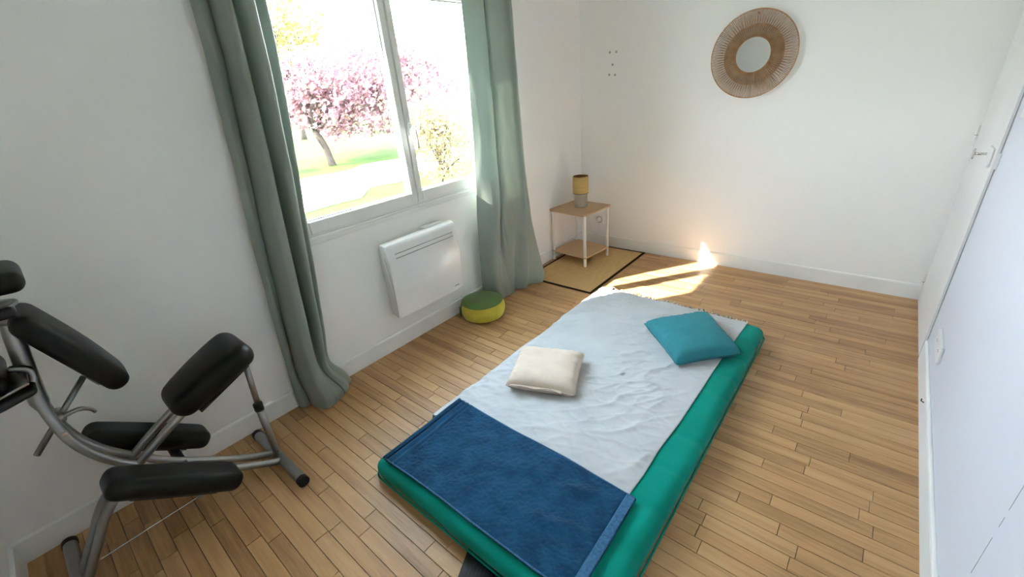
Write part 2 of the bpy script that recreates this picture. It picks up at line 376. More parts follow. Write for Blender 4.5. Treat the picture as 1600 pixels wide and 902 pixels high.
# outer sill below the opening
struct('trim_1', MB().box((-0.36, WY0, WZ0-0.02), (-0.086, WY1, WZ0+0.0)), MRENDER, 'pale outer window ledge outside the glass', 'window ledge')

# ------------------------------------------------------------------ cupboard door in the right wall
door = thing('door_1', (W, 3.65, 0.008), 'white flush cupboard door with a small silver key knob', 'door', kind='structure')
DY0, DY1, DZ1 = 3.238, 4.045, 2.12
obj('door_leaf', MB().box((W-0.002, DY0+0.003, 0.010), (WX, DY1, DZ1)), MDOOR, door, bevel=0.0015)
obj('door_gap', MB().box((WX-0.004, DY0-0.0015, 0.129), (WX-0.0005, DY0+0.0025, DZ1)), MGAP, door)
for z in (0.12, 1.08, 1.95):
    hb = MB().tube([(W-0.008, DY1+0.010, z), (W-0.008, DY1+0.010, z+0.085)], 0.007, 8)
    h_ = obj('hinge', hb, MTRIM, door, smooth=False)
    obj('hinge_joint', MB().tube([(W-0.008, DY1+0.010, z+0.026), (W-0.008, DY1+0.010, z+0.030)], 0.0075, 8), MGREY, h_)
lk = MB().box((W-0.014, 3.30, 1.055), (W-0.0025, 3.40, 1.145)); lock = obj('lock_case', lk, MDOOR, door, bevel=0.006)
obj('keyhole_rim', MB().tube([(W-0.0145, 3.365, 1.10), (W-0.0025, 3.365, 1.10)], 0.020, 14), MDOOR, lock)
kb = MB().tube([(W-0.005, 3.44, 1.098), (W-0.052, 3.44, 1.098)], [0.006, 0.006], 10)
kn = obj('knob', kb, MCHROME, door, smooth=True)
obj('knob_grip', MB().rcube((0.008, 0.018, 0.052), 0.0035, (3, 4, 8), frame((W-0.055, 3.44, 1.098), (1, 0, 0), (0, 1, 0), (0, 0, 1))), MCHROME, kn, smooth=True)
obj('strike_plate', MB().box((W-0.006, DY0-0.03, 1.065), (WX, DY0-0.012, 1.135)), MDOOR, door, bevel=0.002)
obj('latch', MB().box((W-0.004, DY0-0.011, 1.085), (WX-0.001, DY0-0.001, 1.115)), MHOLE, door)

# hinges, socket and marks further along the right wall
for yy in (3.01, 3.035):
    obj('hinge', MB().tube([(WX-0.007, yy, 1.31), (WX-0.007, yy, 1.40)], 0.007, 8), MTRIM, door, smooth=True)
dsk = thing('double_socket', (WX, 2.86, 0.245), 'white painted double wall socket near the cupboard door', 'socket')
obj('plate', MB().box((WX-0.012, 2.755, 0.245), (WX, 2.975, 0.335)), MDOOR, dsk, bevel=0.004)
for yy in (2.81, 2.92):
    q = obj('outlet', MB().lathe([(0.034, 0), (0.034, 0.004), (0.026, 0.006), (0.022, 0.0)], (0, 0, 0), 20), MDOOR, dsk)
    q.rotation_euler = (0, -math.pi/2, 0); q.location = V((WX-0.012, yy, 0.29))-dsk.location
    for d in (-0.0095, 0.0095):
        obj('pin_hole', MB().tube([(WX-0.0128, yy+d, 0.29), (WX-0.0118, yy+d, 0.29)], 0.003, 8), MHOLE, dsk)
sw = MB().tube([(W-0.001, 2.655, 0.085), (W-0.012, 2.66, 0.088), (W-0.012, 2.66, 0.10)], 0.0025, 6)
tag(obj('cable_hook', sw, MBLK, smooth=True), 'tiny black hook nail on the white baseboard', 'hook')
cr_ = MB()
for (a, b) in ((0.36, 0.50), (0.54, 0.575), (0.60, 0.72)):
    cr_.box((WX-0.0008, 1.480, a), (WX+0.001, 1.4815, b))
tag(obj('wall_crack', cr_, MSCUFF), 'thin broken grey vertical crack in the white right wall', 'crack', kind='structure')
obj_tr = struct('trim_2', MB().box((WX-0.012, Y0+0.02, 0.113), (WX, 3.22, 0.128)), MTRIM, 'thin white cable strip on top of the baseboard beside the socket', 'cable strip', bevel=0.003)

# screw plugs in the back wall
PLUG = {'u': 'small dark screw plug of the upper pair in the wall above the lamp', 'm': 'lone dark screw plug between the two pairs of wall plugs', 'l': 'small dark screw plug of the lower pair in the wall above the lamp'}
for (x, z, q) in ((0.304, 1.784, 'u'), (0.365, 1.782, 'u'), (0.331, 1.687, 'm'), (0.301, 1.609, 'l'), (0.357, 1.604, 'l')):
    pl = MB().lathe([(0.0, -0.004), (0.0045, -0.004), (0.0045, 0.0), (0.0075, 0.0012), (0.0085, 0.0), (0.0085, -0.004)], (0, 0, 0), 12)
    o = obj('wall_plug', MB().add([(p.x+x, D-0.001-p.z, p.y+z) for p in pl.v], pl.f), MHOLE, fixn=True)
    tag(o, PLUG[q], 'wall plug', 'five screw plugs above the bedside lamp')

# wall socket behind the side table
so = thing('wall_socket', (0.214, D, 0.23), 'white square wall socket behind the small side table', 'socket')
obj('plate', MB().box((0.170, D-0.010, 0.229), (0.258, D, 0.317)), MTRIM, so, bevel=0.004)
ring = MB().lathe([(0.034, 0), (0.034, 0.003), (0.030, 0.004), (0.027, -0.002), (0.0, -0.002)], (0, 0, 0), 24)
obj('well', MB().add([(0.214+p.x, D-0.011-p.z, 0.273+p.y) for p in ring.v], ring.f), MGREY, so, fixn=True)

# ------------------------------------------------------------------ round mirror
mc = V((1.455, D, 1.652))
mi = thing('round_mirror', mc, 'round wall mirror with a wide woven rattan sunburst frame', 'mirror')
def ringmesh(R, r, yoff, n=72):
    mb = MB(); pts = [mc+V((R*math.cos(2*math.pi*k/n), yoff, R*math.sin(2*math.pi*k/n))) for k in range(n+1)]
    return mb.tube(pts, r, 8, cap=False)
obj('outer_hoop', ringmesh(0.281, 0.0042, -0.034), MRAT, mi, smooth=True)
obj('middle_hoop', ringmesh(0.193, 0.0036, -0.018), MRAT, mi, smooth=True)
obj('inner_hoop', ringmesh(0.116, 0.0040, -0.022), MRAT, mi, smooth=True)
sp = MB(); NS = 84
for k in range(NS):
    a = 2*math.pi*k/NS
    for sgn in (-1, 1):
        da = sgn*0.55*2*math.pi/NS*0.5
        def P_(R, aa, yo): return mc+V((R*math.cos(aa), yo, R*math.sin(aa)))
        sp.tube([P_(0.114, a-da*0.6, -0.026), P_(0.193, a+da*0.2, -0.024), P_(0.281, a+da*1.1, -0.036)], 0.0024, 5, cap=False)
    a2 = a+math.pi/NS
    sp.tube([P_(0.114, a2, -0.021), P_(0.195, a2, -0.014)], 0.0026, 5, cap=False)
    for sgn in (-1, 1):
        sp.tube([P_(0.114, a2+sgn*0.012, -0.020), P_(0.193, a2-sgn*0.014, -0.013)], 0.0024, 5, cap=False)
obj('rattan_spokes', sp, MRAT, mi, smooth=True, kind='stuff')
gl = MB().lathe([(0.0, 0.0), (0.112, 0.0), (0.1135, -0.002), (0.1135, -0.020)], (0, 0, 0), 64)
obj('glass', MB().add([mc+V((p.x, -0.026-p.z, p.y)) for p in gl.v], gl.f), MMIRR, mi, fixn=True)
obj('backing', MB().tube([mc+V((0, -0.001, 0)), mc+V((0, -0.0075, 0))], 0.105, 48), MRAT, mi)
obj('hanger', MB().tube([mc+V((0, -0.002, 0.255)), mc+V((0, -0.034, 0.262))], 0.006, 8), MRAT, mi)

# ------------------------------------------------------------------ rug, side table, lamp
rug = thing('woven_rug', (0.40, 3.53, 0), 'beige woven rush rug with a dark brown taped border under the side table', 'rug')
RX0, RX1, RY0, RY1 = 0.055, 0.735, 3.015, 4.062
obj('weave', MB().box((RX0+0.022, RY0+0.022, 0.0005), (RX1-0.022, RY1-0.022, 0.0055)), MRUG, rug)
for a, b in (((RX0, RY0), (RX0+0.024, RY1)), ((RX1-0.024, RY0), (RX1, RY1)), ((RX0+0.024, RY0), (RX1-0.024, RY0+0.024)), ((RX0+0.024, RY1-0.024), (RX1-0.024, RY1))):
    obj('border', MB().box((*a, 0.0005), (*b, 0.0055)), MRUGB, rug, bevel=0.001)

TZ = 0.508
tt = thing('side_table', (0.235, 3.675, 0.0055), 'small square side table with oak laminate top and white tube legs', 'side table')
ta = math.radians(-6.0); ca, sa = math.cos(ta), math.sin(ta)
def tmap(p): return V((0.235+p[0]*ca-p[1]*sa, 3.675+p[0]*sa+p[1]*ca, p[2]))
def slab(sx_, sy_, z0, z1, r):
    mb = MB(); out = []
    for (cx, cy, a0) in ((sx_/2-r, sy_/2-r, 0), (-sx_/2+r, sy_/2-r, 90), (-sx_/2+r, -sy_/2+r, 180), (sx_/2-r, -sy_/2+r, 270)):
        for k in range(7):
            a = math.radians(a0+15*k); out.append((cx+r*math.cos(a), cy+r*math.sin(a)))
    n = len(out); vs = [tmap((x, y, z0)) for x, y in out]+[tmap((x, y, z1)) for x, y in out]
    fs = [tuple(range(n))[::-1], tuple(range(n, 2*n))]+[(i, (i+1) % n, (i+1) % n+n, i+n) for i in range(n)]
    return mb.add(vs, fs)
obj('table_top', slab(0.425, 0.425, TZ-0.013, TZ, 0.035), MTABLE, tt)
obj('shelf', slab(0.405, 0.385, 0.087, 0.099, 0.008), MTABLE, tt)
for (lx, ly) in ((-0.187, -0.178), (0.187, -0.178), (0.187, 0.178), (-0.187, 0.178)):
    p0 = tmap((lx, ly, 0.0055)); p1 = tmap((lx, ly, TZ-0.013))
    obj('leg', MB().tube([p0, p1], 0.0135, 14), MLEGW, tt)

lc = V((0.222, 3.713, TZ))
la = thing('table_lamp', lc, 'small table lamp with straw drum shade on a grey cylinder base', 'lamp')
obj('base', MB().lathe([(0.0, 0.0), (0.057, 0.0), (0.061, 0.006), (0.062, 0.03), (0.062, 0.118), (0.058, 0.124), (0.0, 0.124)], lc, 40), MLBASE, la, smooth=True)
obj('base_top', MB().lathe([(0.0, 0.124), (0.055, 0.124), (0.055, 0.128), (0.0, 0.128)], lc, 32), MSHIN, la)
obj('shade', MB().lathe([(0.072, 0.126), (0.0735, 0.20), (0.072, 0.282), (0.0705, 0.282), (0.072, 0.20), (0.0705, 0.126)], lc, 48, closed=True), MSHADE, la, smooth=True)
obj('shade_lining', MB().lathe([(0.0700, 0.130), (0.0712, 0.20), (0.0700, 0.280)], lc, 48), MSHIN, la, smooth=True)
obj('bulb_holder', MB().lathe([(0.0, 0.128), (0.016, 0.128), (0.016, 0.175), (0.024, 0.19), (0.028, 0.215), (0.020, 0.238), (0.0, 0.245)], lc, 20), MLEGW, la, smooth=True)
obj('shade_ring', MB().tube([lc+V((0.071*math.cos(k*math.pi/18), 0.071*math.sin(k*math.pi/18), 0.128)) for k in range(37)], 0.0025, 6, cap=False), MRUGB, la)
cord = spline([lc+V((-0.03, 0.058, 0.012)), (0.17, 3.85, TZ+0.004), (0.15, 3.93, TZ-0.01), (0.14, 3.97, 0.40), (0.135, 4.02, 0.26), (0.15, 4.05, 0.15), (0.20, 4.06, 0.115),
               (0.225, 4.058, 0.20), (0.20, 4.035, 0.275), (0.212, 4.028, 0.292), (0.214, 4.045, 0.275)], 90)
obj('power_cord', MB().tube(cord, 0.0028, 6), MLEGW, la, smooth=True)
obj('plug', MB().tube([(0.214, D-0.045, 0.273), (0.214, D-0.013, 0.273)], [0.017, 0.021], 16), MLEGW, la, smooth=False)

# ------------------------------------------------------------------ radiator
rd = thing('electric_radiator', (0.06, 1.905, 0.265), 'white electric panel radiator hung on the wall under the window', 'radiator')
ry0, ry1, rz0, rz1 = 1.622, 2.212, 0.262, 0.772
prof = [(0.030, rz0+0.012), (0.100, rz0), (0.107, rz0+0.004), (0.117, rz0+0.12), (0.125, rz0+0.26), (0.124, rz0+0.38), (0.115, rz1-0.045), (0.106, rz1-0.016), (0.090, rz1-0.003), (0.060, rz1), (0.040, rz1-0.006), (0.030, rz1-0.03)]
sil = spline([V((a, 0, b)) for a, b in prof], 48)
def sideprof(y, inset): return [V((0.075+(p.x-0.075)*(1-inset*3), y, 0.517+(p.z-0.517)*(1-inset))) for p in sil]
mb = MB(); rows = [sideprof(ry0, 0.030), sideprof(ry0+0.004, 0.010), sideprof(ry0+0.014, 0.0), sideprof(ry1-0.014, 0.0), sideprof(ry1-0.004, 0.010), sideprof(ry1, 0.030)]
n = len(sil); vs = [p for r in rows for p in r]; fs = []
for i in range(len(rows)-1):
    for k in range(n):
        fs.append((i*n+k, i*n+(k+1) % n, (i+1)*n+(k+1) % n, (i+1)*n+k))
fs.append(tuple(range(n))); fs.append(tuple(range((len(rows)-1)*n, len(rows)*n))[::-1])
obj('casing', mb.add(vs, fs), MRAD, rd, smooth=True, fixn=True).data.set_sharp_from_angle(angle=math.radians(50))
for (z, x) in ((rz1-0.070, 0.1195), (rz1-0.098, 0.1220)):
    obj('air_slot', MB().tube([(x, ry0+0.055, z), (x, ry1-0.045, z)], 0.0030, 6), MGREY, rd)
# seam between the front panel and the side cheek
for yy in (ry0-0.0006, ry1+0.0006):
    sm_ = spline([(0.080, yy, rz1-0.085), (0.092, yy, rz1-0.16), (0.106, yy, rz0+0.22), (0.107, yy, rz0+0.12), (0.099, yy, rz0+0.03)], 16)
    obj('seam', MB().tube(sm_, 0.0012, 5), MGREY, rd)
obj('control_cover', MB().rcube((0.05, 0.17, 0.020), 0.006, (4, 6, 3), frame((0.040, 2.06, rz1+0.002), (1, 0, 0), (0, 1, 0), (0, 0, 1))), MPVC, rd, smooth=True)
obj('bottom_edge', MB().box((0.06, ry0+0.01, rz0-0.004), (0.101, ry1-0.01, rz0+0.002)), MGREY, rd)
obj('maker_mark', MB().box((0.1105, 2.128, rz0+0.030), (0.1118, 2.170, rz0+0.036)), MGREY, rd)
for yy in (1.72, 2.09):
    obj('bracket', MB().box((0.0, yy-0.02, 0.33), (0.034, yy+0.02, 0.70)), MRAD, rd)

# ------------------------------------------------------------------ curtains
def curtain(name, secs, label, cat='curtain', nu=240, nv=110, seed=0):
    zs = [s_[0] for s_ in secs]
    rows = [[V((x, y_, z)) for (y_, x) in s_[1]] for s_ in secs for z in [s_[0]]]
    fine = [spline(r, nu) for r in rows]
    mb = MB()
    cols = [spline([fine[k][i] for k in range(len(fine))], nv) for i in range(nu+1)]
    def fn(u, v):
        i = round(u*nu); j = round(v*nv); p = cols[i][j].copy()
        t = noise.noise(V((u*6+seed, p.z*2.2, seed)))
        wr = noise.noise(V((u*14+seed*3, p.z*5+u*9, 4.0)))
        amp = 0.005+0.014*max(0, 1-p.z/0.45)
        p.x += amp*t+(0.0035+0.004*max(0, 1-abs(p.z-0.5)/0.5))*wr; p.y += amp*0.7*noise.noise(V((u*7, p.z*3, seed+9)))
        p.x = max(p.x, 0.016); p.z = max(p.z, 0.004)
        return p
    mb.grid(fn, nu, nv)
    o = thing(name, (0.1, rows[-1][5].y, 0), label, cat)
    obj('fabric', mb, MCURT, o, smooth=True, solid=0.0022)
    hem = [cols[i][-1]+V((0.0015, 0, 0.030)) for i in range(0, nu+1, 2)]
    return o, cols
FOLD = [(0.0, .012), (.07, .045), (.16, .04), (.225, .022), (.235, .085), (.28, .140), (.37, .135), (.43, .05), (.465, .028), (.475, .10), (.55, .152), (.66, .150), (.735, .055), (.78, .045), (.92, .070), (1.0, .012)]
LC = []
for (z, a, b, k, fl) in ((2.36, 1.05, 1.345, 1.0, 0), (1.90, 1.03, 1.335, 1.0, 0), (1.40, 0.99, 1.28, 1.02, 0), (1.00, .95, 1.228, 1.05, 0), (0.45, .908, 1.158, 1.05, 0.0),
                         (0.22, .896, 1.130, 1.05, 0.006), (0.08, .894, 1.200, 1.05, 0.035), (0.006, .897, 1.225, 0.95, 0.03)):
    t = max(0.0, min(1.0, (1.9-z)/1.5)); br0 = (0, .23, .47, .74, 1.0); br1 = (0, .17, .64, .84, 1.0)   # the front fold spreads towards the floor
    def warp(u):
        for q in range(4):
            if u <= br0[q+1]+1e-6:
                lo, hi = br0[q]+(br1[q]-br0[q])*t, br0[q+1]+(br1[q+1]-br0[q+1])*t
                return lo+(hi-lo)*(u-br0[q])/(br0[q+1]-br0[q])
    ft = max(0.0, min(1.0, (0.42-z)/0.3))
    LC.append((z, [(a+(b-a)*warp(u), 0.022+(d+(0.125-d)*0.75*ft if .3 < u < .9 else d)*k*(1-0.25*t if u > .47 else 1+0.08*t)+fl*math.sin(math.pi*min(1, u*1.15))**2) for u, d in FOLD]))
RC = [(2.36, [(2.555, .085), (2.60, .11), (2.65, .14), (2.685, .15), (2.70, .12), (2.715, .11), (2.72, .14), (2.74, .15), (2.82, .14), (2.90, .145), (2.94, .16), (2.965, .13), (3.01, .11), (3.08, .05)]),
      (1.90, [(2.545, .085), (2.59, .115), (2.64, .148), (2.675, .157), (2.69, .127), (2.70, .115), (2.71, .145), (2.73, .155), (2.815, .145), (2.90, .15), (2.94, .17), (2.97, .135), (3.02, .11), (3.09, .05)]),
      (1.30, [(2.515, .085), (2.56, .12), (2.615, .155), (2.66, .165), (2.675, .135), (2.685, .12), (2.695, .15), (2.71, .16), (2.80, .15), (2.89, .155), (2.935, .18), (2.97, .14), (3.03, .11), (3.10, .05)]),
      (0.90, [(2.482, .085), (2.525, .12), (2.58, .16), (2.635, .175), (2.655, .145), (2.665, .125), (2.675, .155), (2.69, .165), (2.78, .155), (2.88, .165), (2.93, .19), (2.97, .15), (3.04, .12), (3.11, .05)]),
      (0.55, [(2.445, .085), (2.48, .125), (2.53, .175), (2.59, .18), (2.61, .15), (2.63, .14), (2.65, .165), (2.68, .175), (2.74, .17), (2.83, .155), (2.90, .195), (2.96, .16), (3.05, .14), (3.12, .06)]),
      (0.22, [(2.445, .07), (2.465, .12), (2.50, .175), (2.55, .175), (2.585, .165), (2.62, .165), (2.65, .17), (2.68, .185), (2.725, .18), (2.78, .14), (2.86, .20), (2.93, .18), (3.04, .21), (3.12, .08)]),
      (0.07, [(2.46, .06), (2.485, .12), (2.515, .175), (2.56, .165), (2.60, .17), (2.64, .18), (2.67, .18), (2.695, .18), (2.72, .17), (2.76, .13), (2.83, .21), (2.90, .19), (3.02, .27), (3.11, .12)]),
      (0.008, [(2.46, .055), (2.485, .115), (2.515, .165), (2.56, .155), (2.60, .16), (2.64, .17), (2.67, .17), (2.695, .17), (2.72, .165), (2.76, .13), (2.83, .20), (2.90, .185), (3.00, .265), (3.10, .12)])]
cl, colsL = curtain('curtain', LC, 'sage green curtain beside the massage chair, puddled in a narrow foot', seed=1.3)
c2, colsR = curtain('curtain', RC, 'sage green curtain between the lime pouf and side table, lit from behind', seed=5.1)
rod = thing('curtain_rod', (0.10, 2.06, 2.39), 'slim white curtain rod above the window', 'curtain rod')
obj('pole', MB().tube([(0.10, 0.92, 2.39), (0.10, 3.20, 2.39)], 0.011, 12), MTRIM, rod)
for yy in (0.98, 3.14):
    obj('rod_bracket', MB().box((0.0, yy-0.012, 2.375), (0.112, yy+0.012, 2.385)), MTRIM, rod)
for yy in (0.905, 3.215):
    obj('finial', MB().tube([(0.10, yy-0.012, 2.39), (0.10, yy+0.012, 2.39)], 0.018, 12), MTRIM, rod)

# ------------------------------------------------------------------ pouf
pc = V((0.200, 2.298, 0.0))
pf = thing('round_cushion_pouf', pc, 'round meditation pouf with dark green top and lime green side', 'pouf')
PR, PH = 0.172, 0.138
def pr_(t): return PR*(0.915+0.085*math.sin(math.pi*min(1, max(0, t))))
NA = 72
def pside(a0, a1, name, m, ex=0.0):
    mb = MB(); k = int(NA*(a1-a0)/360)
    def fn(u, v):
        a = math.radians(a0+(a1-a0)*u); R = pr_(v)+ex+0.0025*noise.noise(V((math.cos(a)*5, math.sin(a)*5, v*3)))
        return pc+V((R*math.cos(a), R*math.sin(a), 0.012+v*(PH-0.022)))
    return mb.grid(fn, k, 8)
obj('lime_side', pside(-118, 150, 'lime_side', MPY), MPY, pf, smooth=True)
obj('flap', pside(150, 242, 'flap', MPG, 0.002), MPG, pf, smooth=True)
obj('top', MB().lathe([(0.0, PH+0.010), (0.06, PH+0.010), (0.11, PH+0.008), (0.14, PH+0.001), (PR*0.918, PH-0.010)], pc, 64), MPG, pf, smooth=True)
obj('bottom', MB().lathe([(PR*0.918, 0.012), (0.140, 0.004), (0.10, 0.0), (0.0, 0.0)], pc, 64), MPG, pf, smooth=True)
obj('top_piping', MB().tube([pc+V((PR*0.922*math.cos(k*math.pi/36), PR*0.922*math.sin(k*math.pi/36), PH-0.010)) for k in range(73)], 0.0022, 6, cap=False), MPG, pf)
obj('handle_strap', MB().tube(spline([pc+V(((PR+0.006)*math.cos(math.radians(a)), (PR+0.006)*math.sin(math.radians(a)), z)) for a, z in ((236, 0.105), (238, 0.07), (238, 0.045), (236, 0.022))], 10), 0.005, 6), MPG, pf, smooth=True)

# ------------------------------------------------------------------ mattress with sheet, towel, cushions
MX0, MX1, MY0, MY1, MH = 0.845, 2.005, 0.868, 2.995, 0.104
mcx, mcy = (MX0+MX1)/2, (MY0+MY1)/2
MR = 0.046
def quilt(x, y):
    q = 0.0
    for k in range(11):
        yy = MY0+0.13+0.195*k; q -= 0.0065*math.exp(-((y-yy-0.025*math.sin(x*5+k))/0.012)**2)
    return q+0.007*noise.noise(V((x*2.4, y*2.4, 1.0)))+0.003*noise.noise(V((x*8, y*8, 3.0)))
def mfn(p):
    q = p.copy(); x = mcx+p.x; y = mcy+p.y
    ed = noise.noise(V((x*1.7, y*1.7, 8.0)))*0.010
    s_ = max(0.0, min(1.0, (p.z+MH/2)/MH))
    sx_ = 1 if p.x > 0 else -1; sy_ = 1 if p.y > 0 else -1
    if abs(p.x) > (MX1-MX0)/2-0.10: x += sx_*(ed+quilt(x, y)*0.8)*s_
    if abs(p.y) > (MY1-MY0)/2-0.10: y += sy_*(ed)*s_
    z = 0.0056+s_*MH
    if s_ > 0.5: z += quilt(x, y)*(s_-0.5)*2
    return V((x, y, z))
mt = thing('futon_mattress', (mcx, mcy, 0), 'thick emerald green cotton futon mattress lying on the plank floor', 'mattress')
obj('body', MB().rcube((MX1-MX0, MY1-MY0, MH), MR, (70, 130, 8), mfn), MGREEN, mt, smooth=True)
def piping(z, out):
    pts = []; r = MR+out
    a, b, c, d = MX0-out, MX1+out, MY0-out, MY1+out
    for (cx, cy, a0) in ((b-r, d-r, 0), (a+r, d-r, 90), (a+r, c+r, 180), (b-r, c+r, 270)):
        for k in range(7):
            t = math.radians(a0+15*k); pts.append((cx+r*math.cos(t), cy+r*math.sin(t)))
    pts.append(pts[0]); res = []
    for (p, q) in zip(pts, pts[1:]):
        m = max(1, int(math.dist(p, q)/0.05))
        for k in range(m):
            x = p[0]+(q[0]-p[0])*k/m; y = p[1]+(q[1]-p[1])*k/m
            res.append(V((x, y, z+0.003*noise.noise(V((x*4, y*4, 0))))))
    res.append(res[0]); return res
obj('lower_piping', MB().tube(piping(0.030, 0.004), 0.0045, 6, cap=False), MGREEN, mt, smooth=True)
def mtop(x, y):
    """top surface of the mattress, following its rounded shoulders"""
    dx = max(MX0+MR-x, x-(MX1-MR), 0); dy = max(MY0+MR-y, y-(MY1-MR), 0)
    d = math.hypot(dx, dy); z = 0.0056+MH+0.007*noise.noise(V((x*2.4, y*2.4, 1.0)))+0.003*noise.noise(V((x*8, y*8, 3.0)))
    if d > 0: z -= MR-math.sqrt(max(0, MR*MR-min(d, MR)**2))
    return z

def ridge(x, y, s_, seed):
    n_ = noise.noise(V((x*s_, y*s_, seed))); return max(0.0, 1-abs(n_)*5.0)**2
def wrinkle(x, y):
    u = (x*0.80+y*0.60); v = (-x*0.60+y*0.80)
    j = 0.10*noise.noise(V((x*6, y*6, 0))); msk = max(0.0, min(1.0, 0.55+1.6*noise.noise(V((x*2.2, y*2.2, 11)))))
    return 1.5*msk*(0.0075*ridge(u*1.0+j, v*2.6+j, 2.0, 3.3)+0.0055*ridge(u*1.4+j, v*4.0, 2.6, 9.1)+0.0035*ridge(u*3.0+j, v*7.0, 2.6, 5.7))+0.0035*noise.noise(V((x*7, y*9, 5)))+0.0022*noise.noise(V((x*20, y*22, 2)))+0.0022*ridge(x*4+j, y*5+j, 2.3, 17.0)
sh = thing('cotton_throw', (1.37, 2.15, MH), 'pale grey crinkled cotton throw with fringe spread over the green mattress', 'throw')
def sheet_edge_r(y):
    return 1.862+0.026*(y-1.3)/1.7*1.4+0.003*math.sin(y*7.0)+0.004*math.sin(y*17+1)*max(0, 2.2-y)
SY0, SY1 = 1.24, 3.006
def sheet_edge_l(y): return MX0-0.004+0.006*math.sin(y*9)
def shfn(u, v):
    y = SY0+(SY1-SY0)*v
    x1 = sheet_edge_r(y); x0 = sheet_edge_l(y)
    ov = 0.055                                     # extra length hanging down the window side
    tot = (x1-x0)+ov; s_ = u*tot
    if s_ < ov:
        k = 1-s_/ov; x = x0-0.010-0.008*k+0.004*noise.noise(V((0, y*8, 0)))
        z = mtop(x0+0.012, y)-0.012-k*0.045-0.010*noise.noise(V((3, y*4, 0)))
        if y > MY1-0.04: z -= (y-(MY1-0.04))*0.6
        return V((x, y, z))
    x = x0+(s_-ov); z = mtop(max(x, MX0+0.012), min(y, MY1-0.010))+0.004+wrinkle(x, y)*min(1, (x1-x)/0.04+0.15)*max(0.1, min(1, (y-1.36)/0.07))
    if y > MY1-0.012: z -= (y-(MY1-0.012))*0.8
    hem = y-(SY1-0.21)
    if hem > 0: z += 0.0016*math.sin(hem*190)*(1 if hem < 0.13 else 0.3)     # woven stripes near the fringed end
    return V((x, y, z))
obj('cloth', MB().grid(shfn, 150, 230), MSHEET, sh, smooth=True, solid=0.002)
fr_ = MB(); rr = random.Random(3)
for k in range(74):
    x = MX0+0.03+(1.885-MX0-0.03)*k/73+rr.uniform(-0.004, 0.004); z = shfn((x-sheet_edge_l(SY1)+0.055)/(sheet_edge_r(SY1)-sheet_edge_l(SY1)+0.055), 1.0).z
    a = rr.uniform(-0.02, 0.02); l_ = rr.uniform(0.034, 0.060)
    pts = spline([(x, SY1-0.003, z+0.001), (x+a*0.4, SY1+l_*0.4, z+rr.uniform(0.002, 0.014)), (x+a, SY1+l_*0.8, z+rr.uniform(-0.012, 0.012)), (x+a*1.6, SY1+l_*0.95, z-rr.uniform(0.0, 0.025))], 6)
    fr_.tube(pts, [0.0036, 0.0028, 0.0034, 0.0026, 0.0026, 0.004, 0.003], 5)
obj('fringe', fr_, MTASS, sh, smooth=True, kind='stuff', label='short knotted pale and dark thread tassels')

tw = thing('bath_towel', (1.38, 1.16, MH), 'dark blue terry towel laid across the foot of the mattress', 'towel')
TQ = [V((0.886, 0.905)), V((1.886, 0.985)), V((1.878, 1.405)), V((0.893, 1.392))]   # corners: foot window side, foot far side, ...
TQ[1] = V((1.900, 0.915)); TQ[2] = V((1.894, 1.368)); TQ[3] = V((0.890, 1.382))
def tq(u, v):
    a = TQ[0].lerp(TQ[1], u); b_ = TQ[3].lerp(TQ[2], u); return a.lerp(b_, v)
def tfold(x, y):
    t = 0.010*noise.noise(V((x*2.6, y*5, 7)))+0.004*noise.noise(V((x*9, y*11, 1)))
    t += 0.014*math.exp(-(((y-1.07)-0.28*(x-1.62))/0.030)**2-((x-1.70)/0.12)**2)
    t += 0.010*math.exp(-(((y-1.27)-0.30*(x-1.70))/0.026)**2-((x-1.72)/0.10)**2)
    return t
def towel_pt(u, v, lift=0.0):
    p = tq(u, v); x, y = p.x, p.y
    y += 0.006*math.sin(x*9)*(v-0.5)
    z = mtop(x, y)+0.0125+max(-0.005, tfold(x, y))*min(1, 6*min(u, 1-u, v, 1-v)+0.1)+lift
    if u < 0.10: z += 0.0030*math.sin(u*2*math.pi/0.030)
    return V((x, y, z))
rt_ = random.Random(5)
def tpile(u, v):
    p = towel_pt(u, v)
    if 0.085 < u < 0.955 and 0.015 < v < 0.985:
        p.z += 0.0035*(0.5+noise.noise(p*85))+0.0018*rt_.random()
    return p
obj('terry_cloth', MB().grid(tpile, 230, 110), MTOWEL, tw, smooth=True, solid=0.004)
def strip(u0, u1, v0, v1, nu, nv): return MB().grid(lambda a, b: towel_pt(u0+(u1-u0)*a, v0+(v1-v0)*b, 0.0045), nu, nv)
obj('end_hem', strip(0.962, 0.998, 0.004, 0.996, 6, 70), MHEM, tw, smooth=True, solid=0.0035)
obj('selvedge', strip(0.004, 0.996, 0.0, 0.014, 120, 3), MHEM, tw, smooth=True, solid=0.003)
obj('selvedge', strip(0.004, 0.996, 0.988, 1.0, 120, 3), MHEM, tw, smooth=True, solid=0.003)
obj('end_hem', strip(0.0, 0.022, 0.004, 0.996, 4, 70), MTOWEL, tw, smooth=True, solid=0.003)

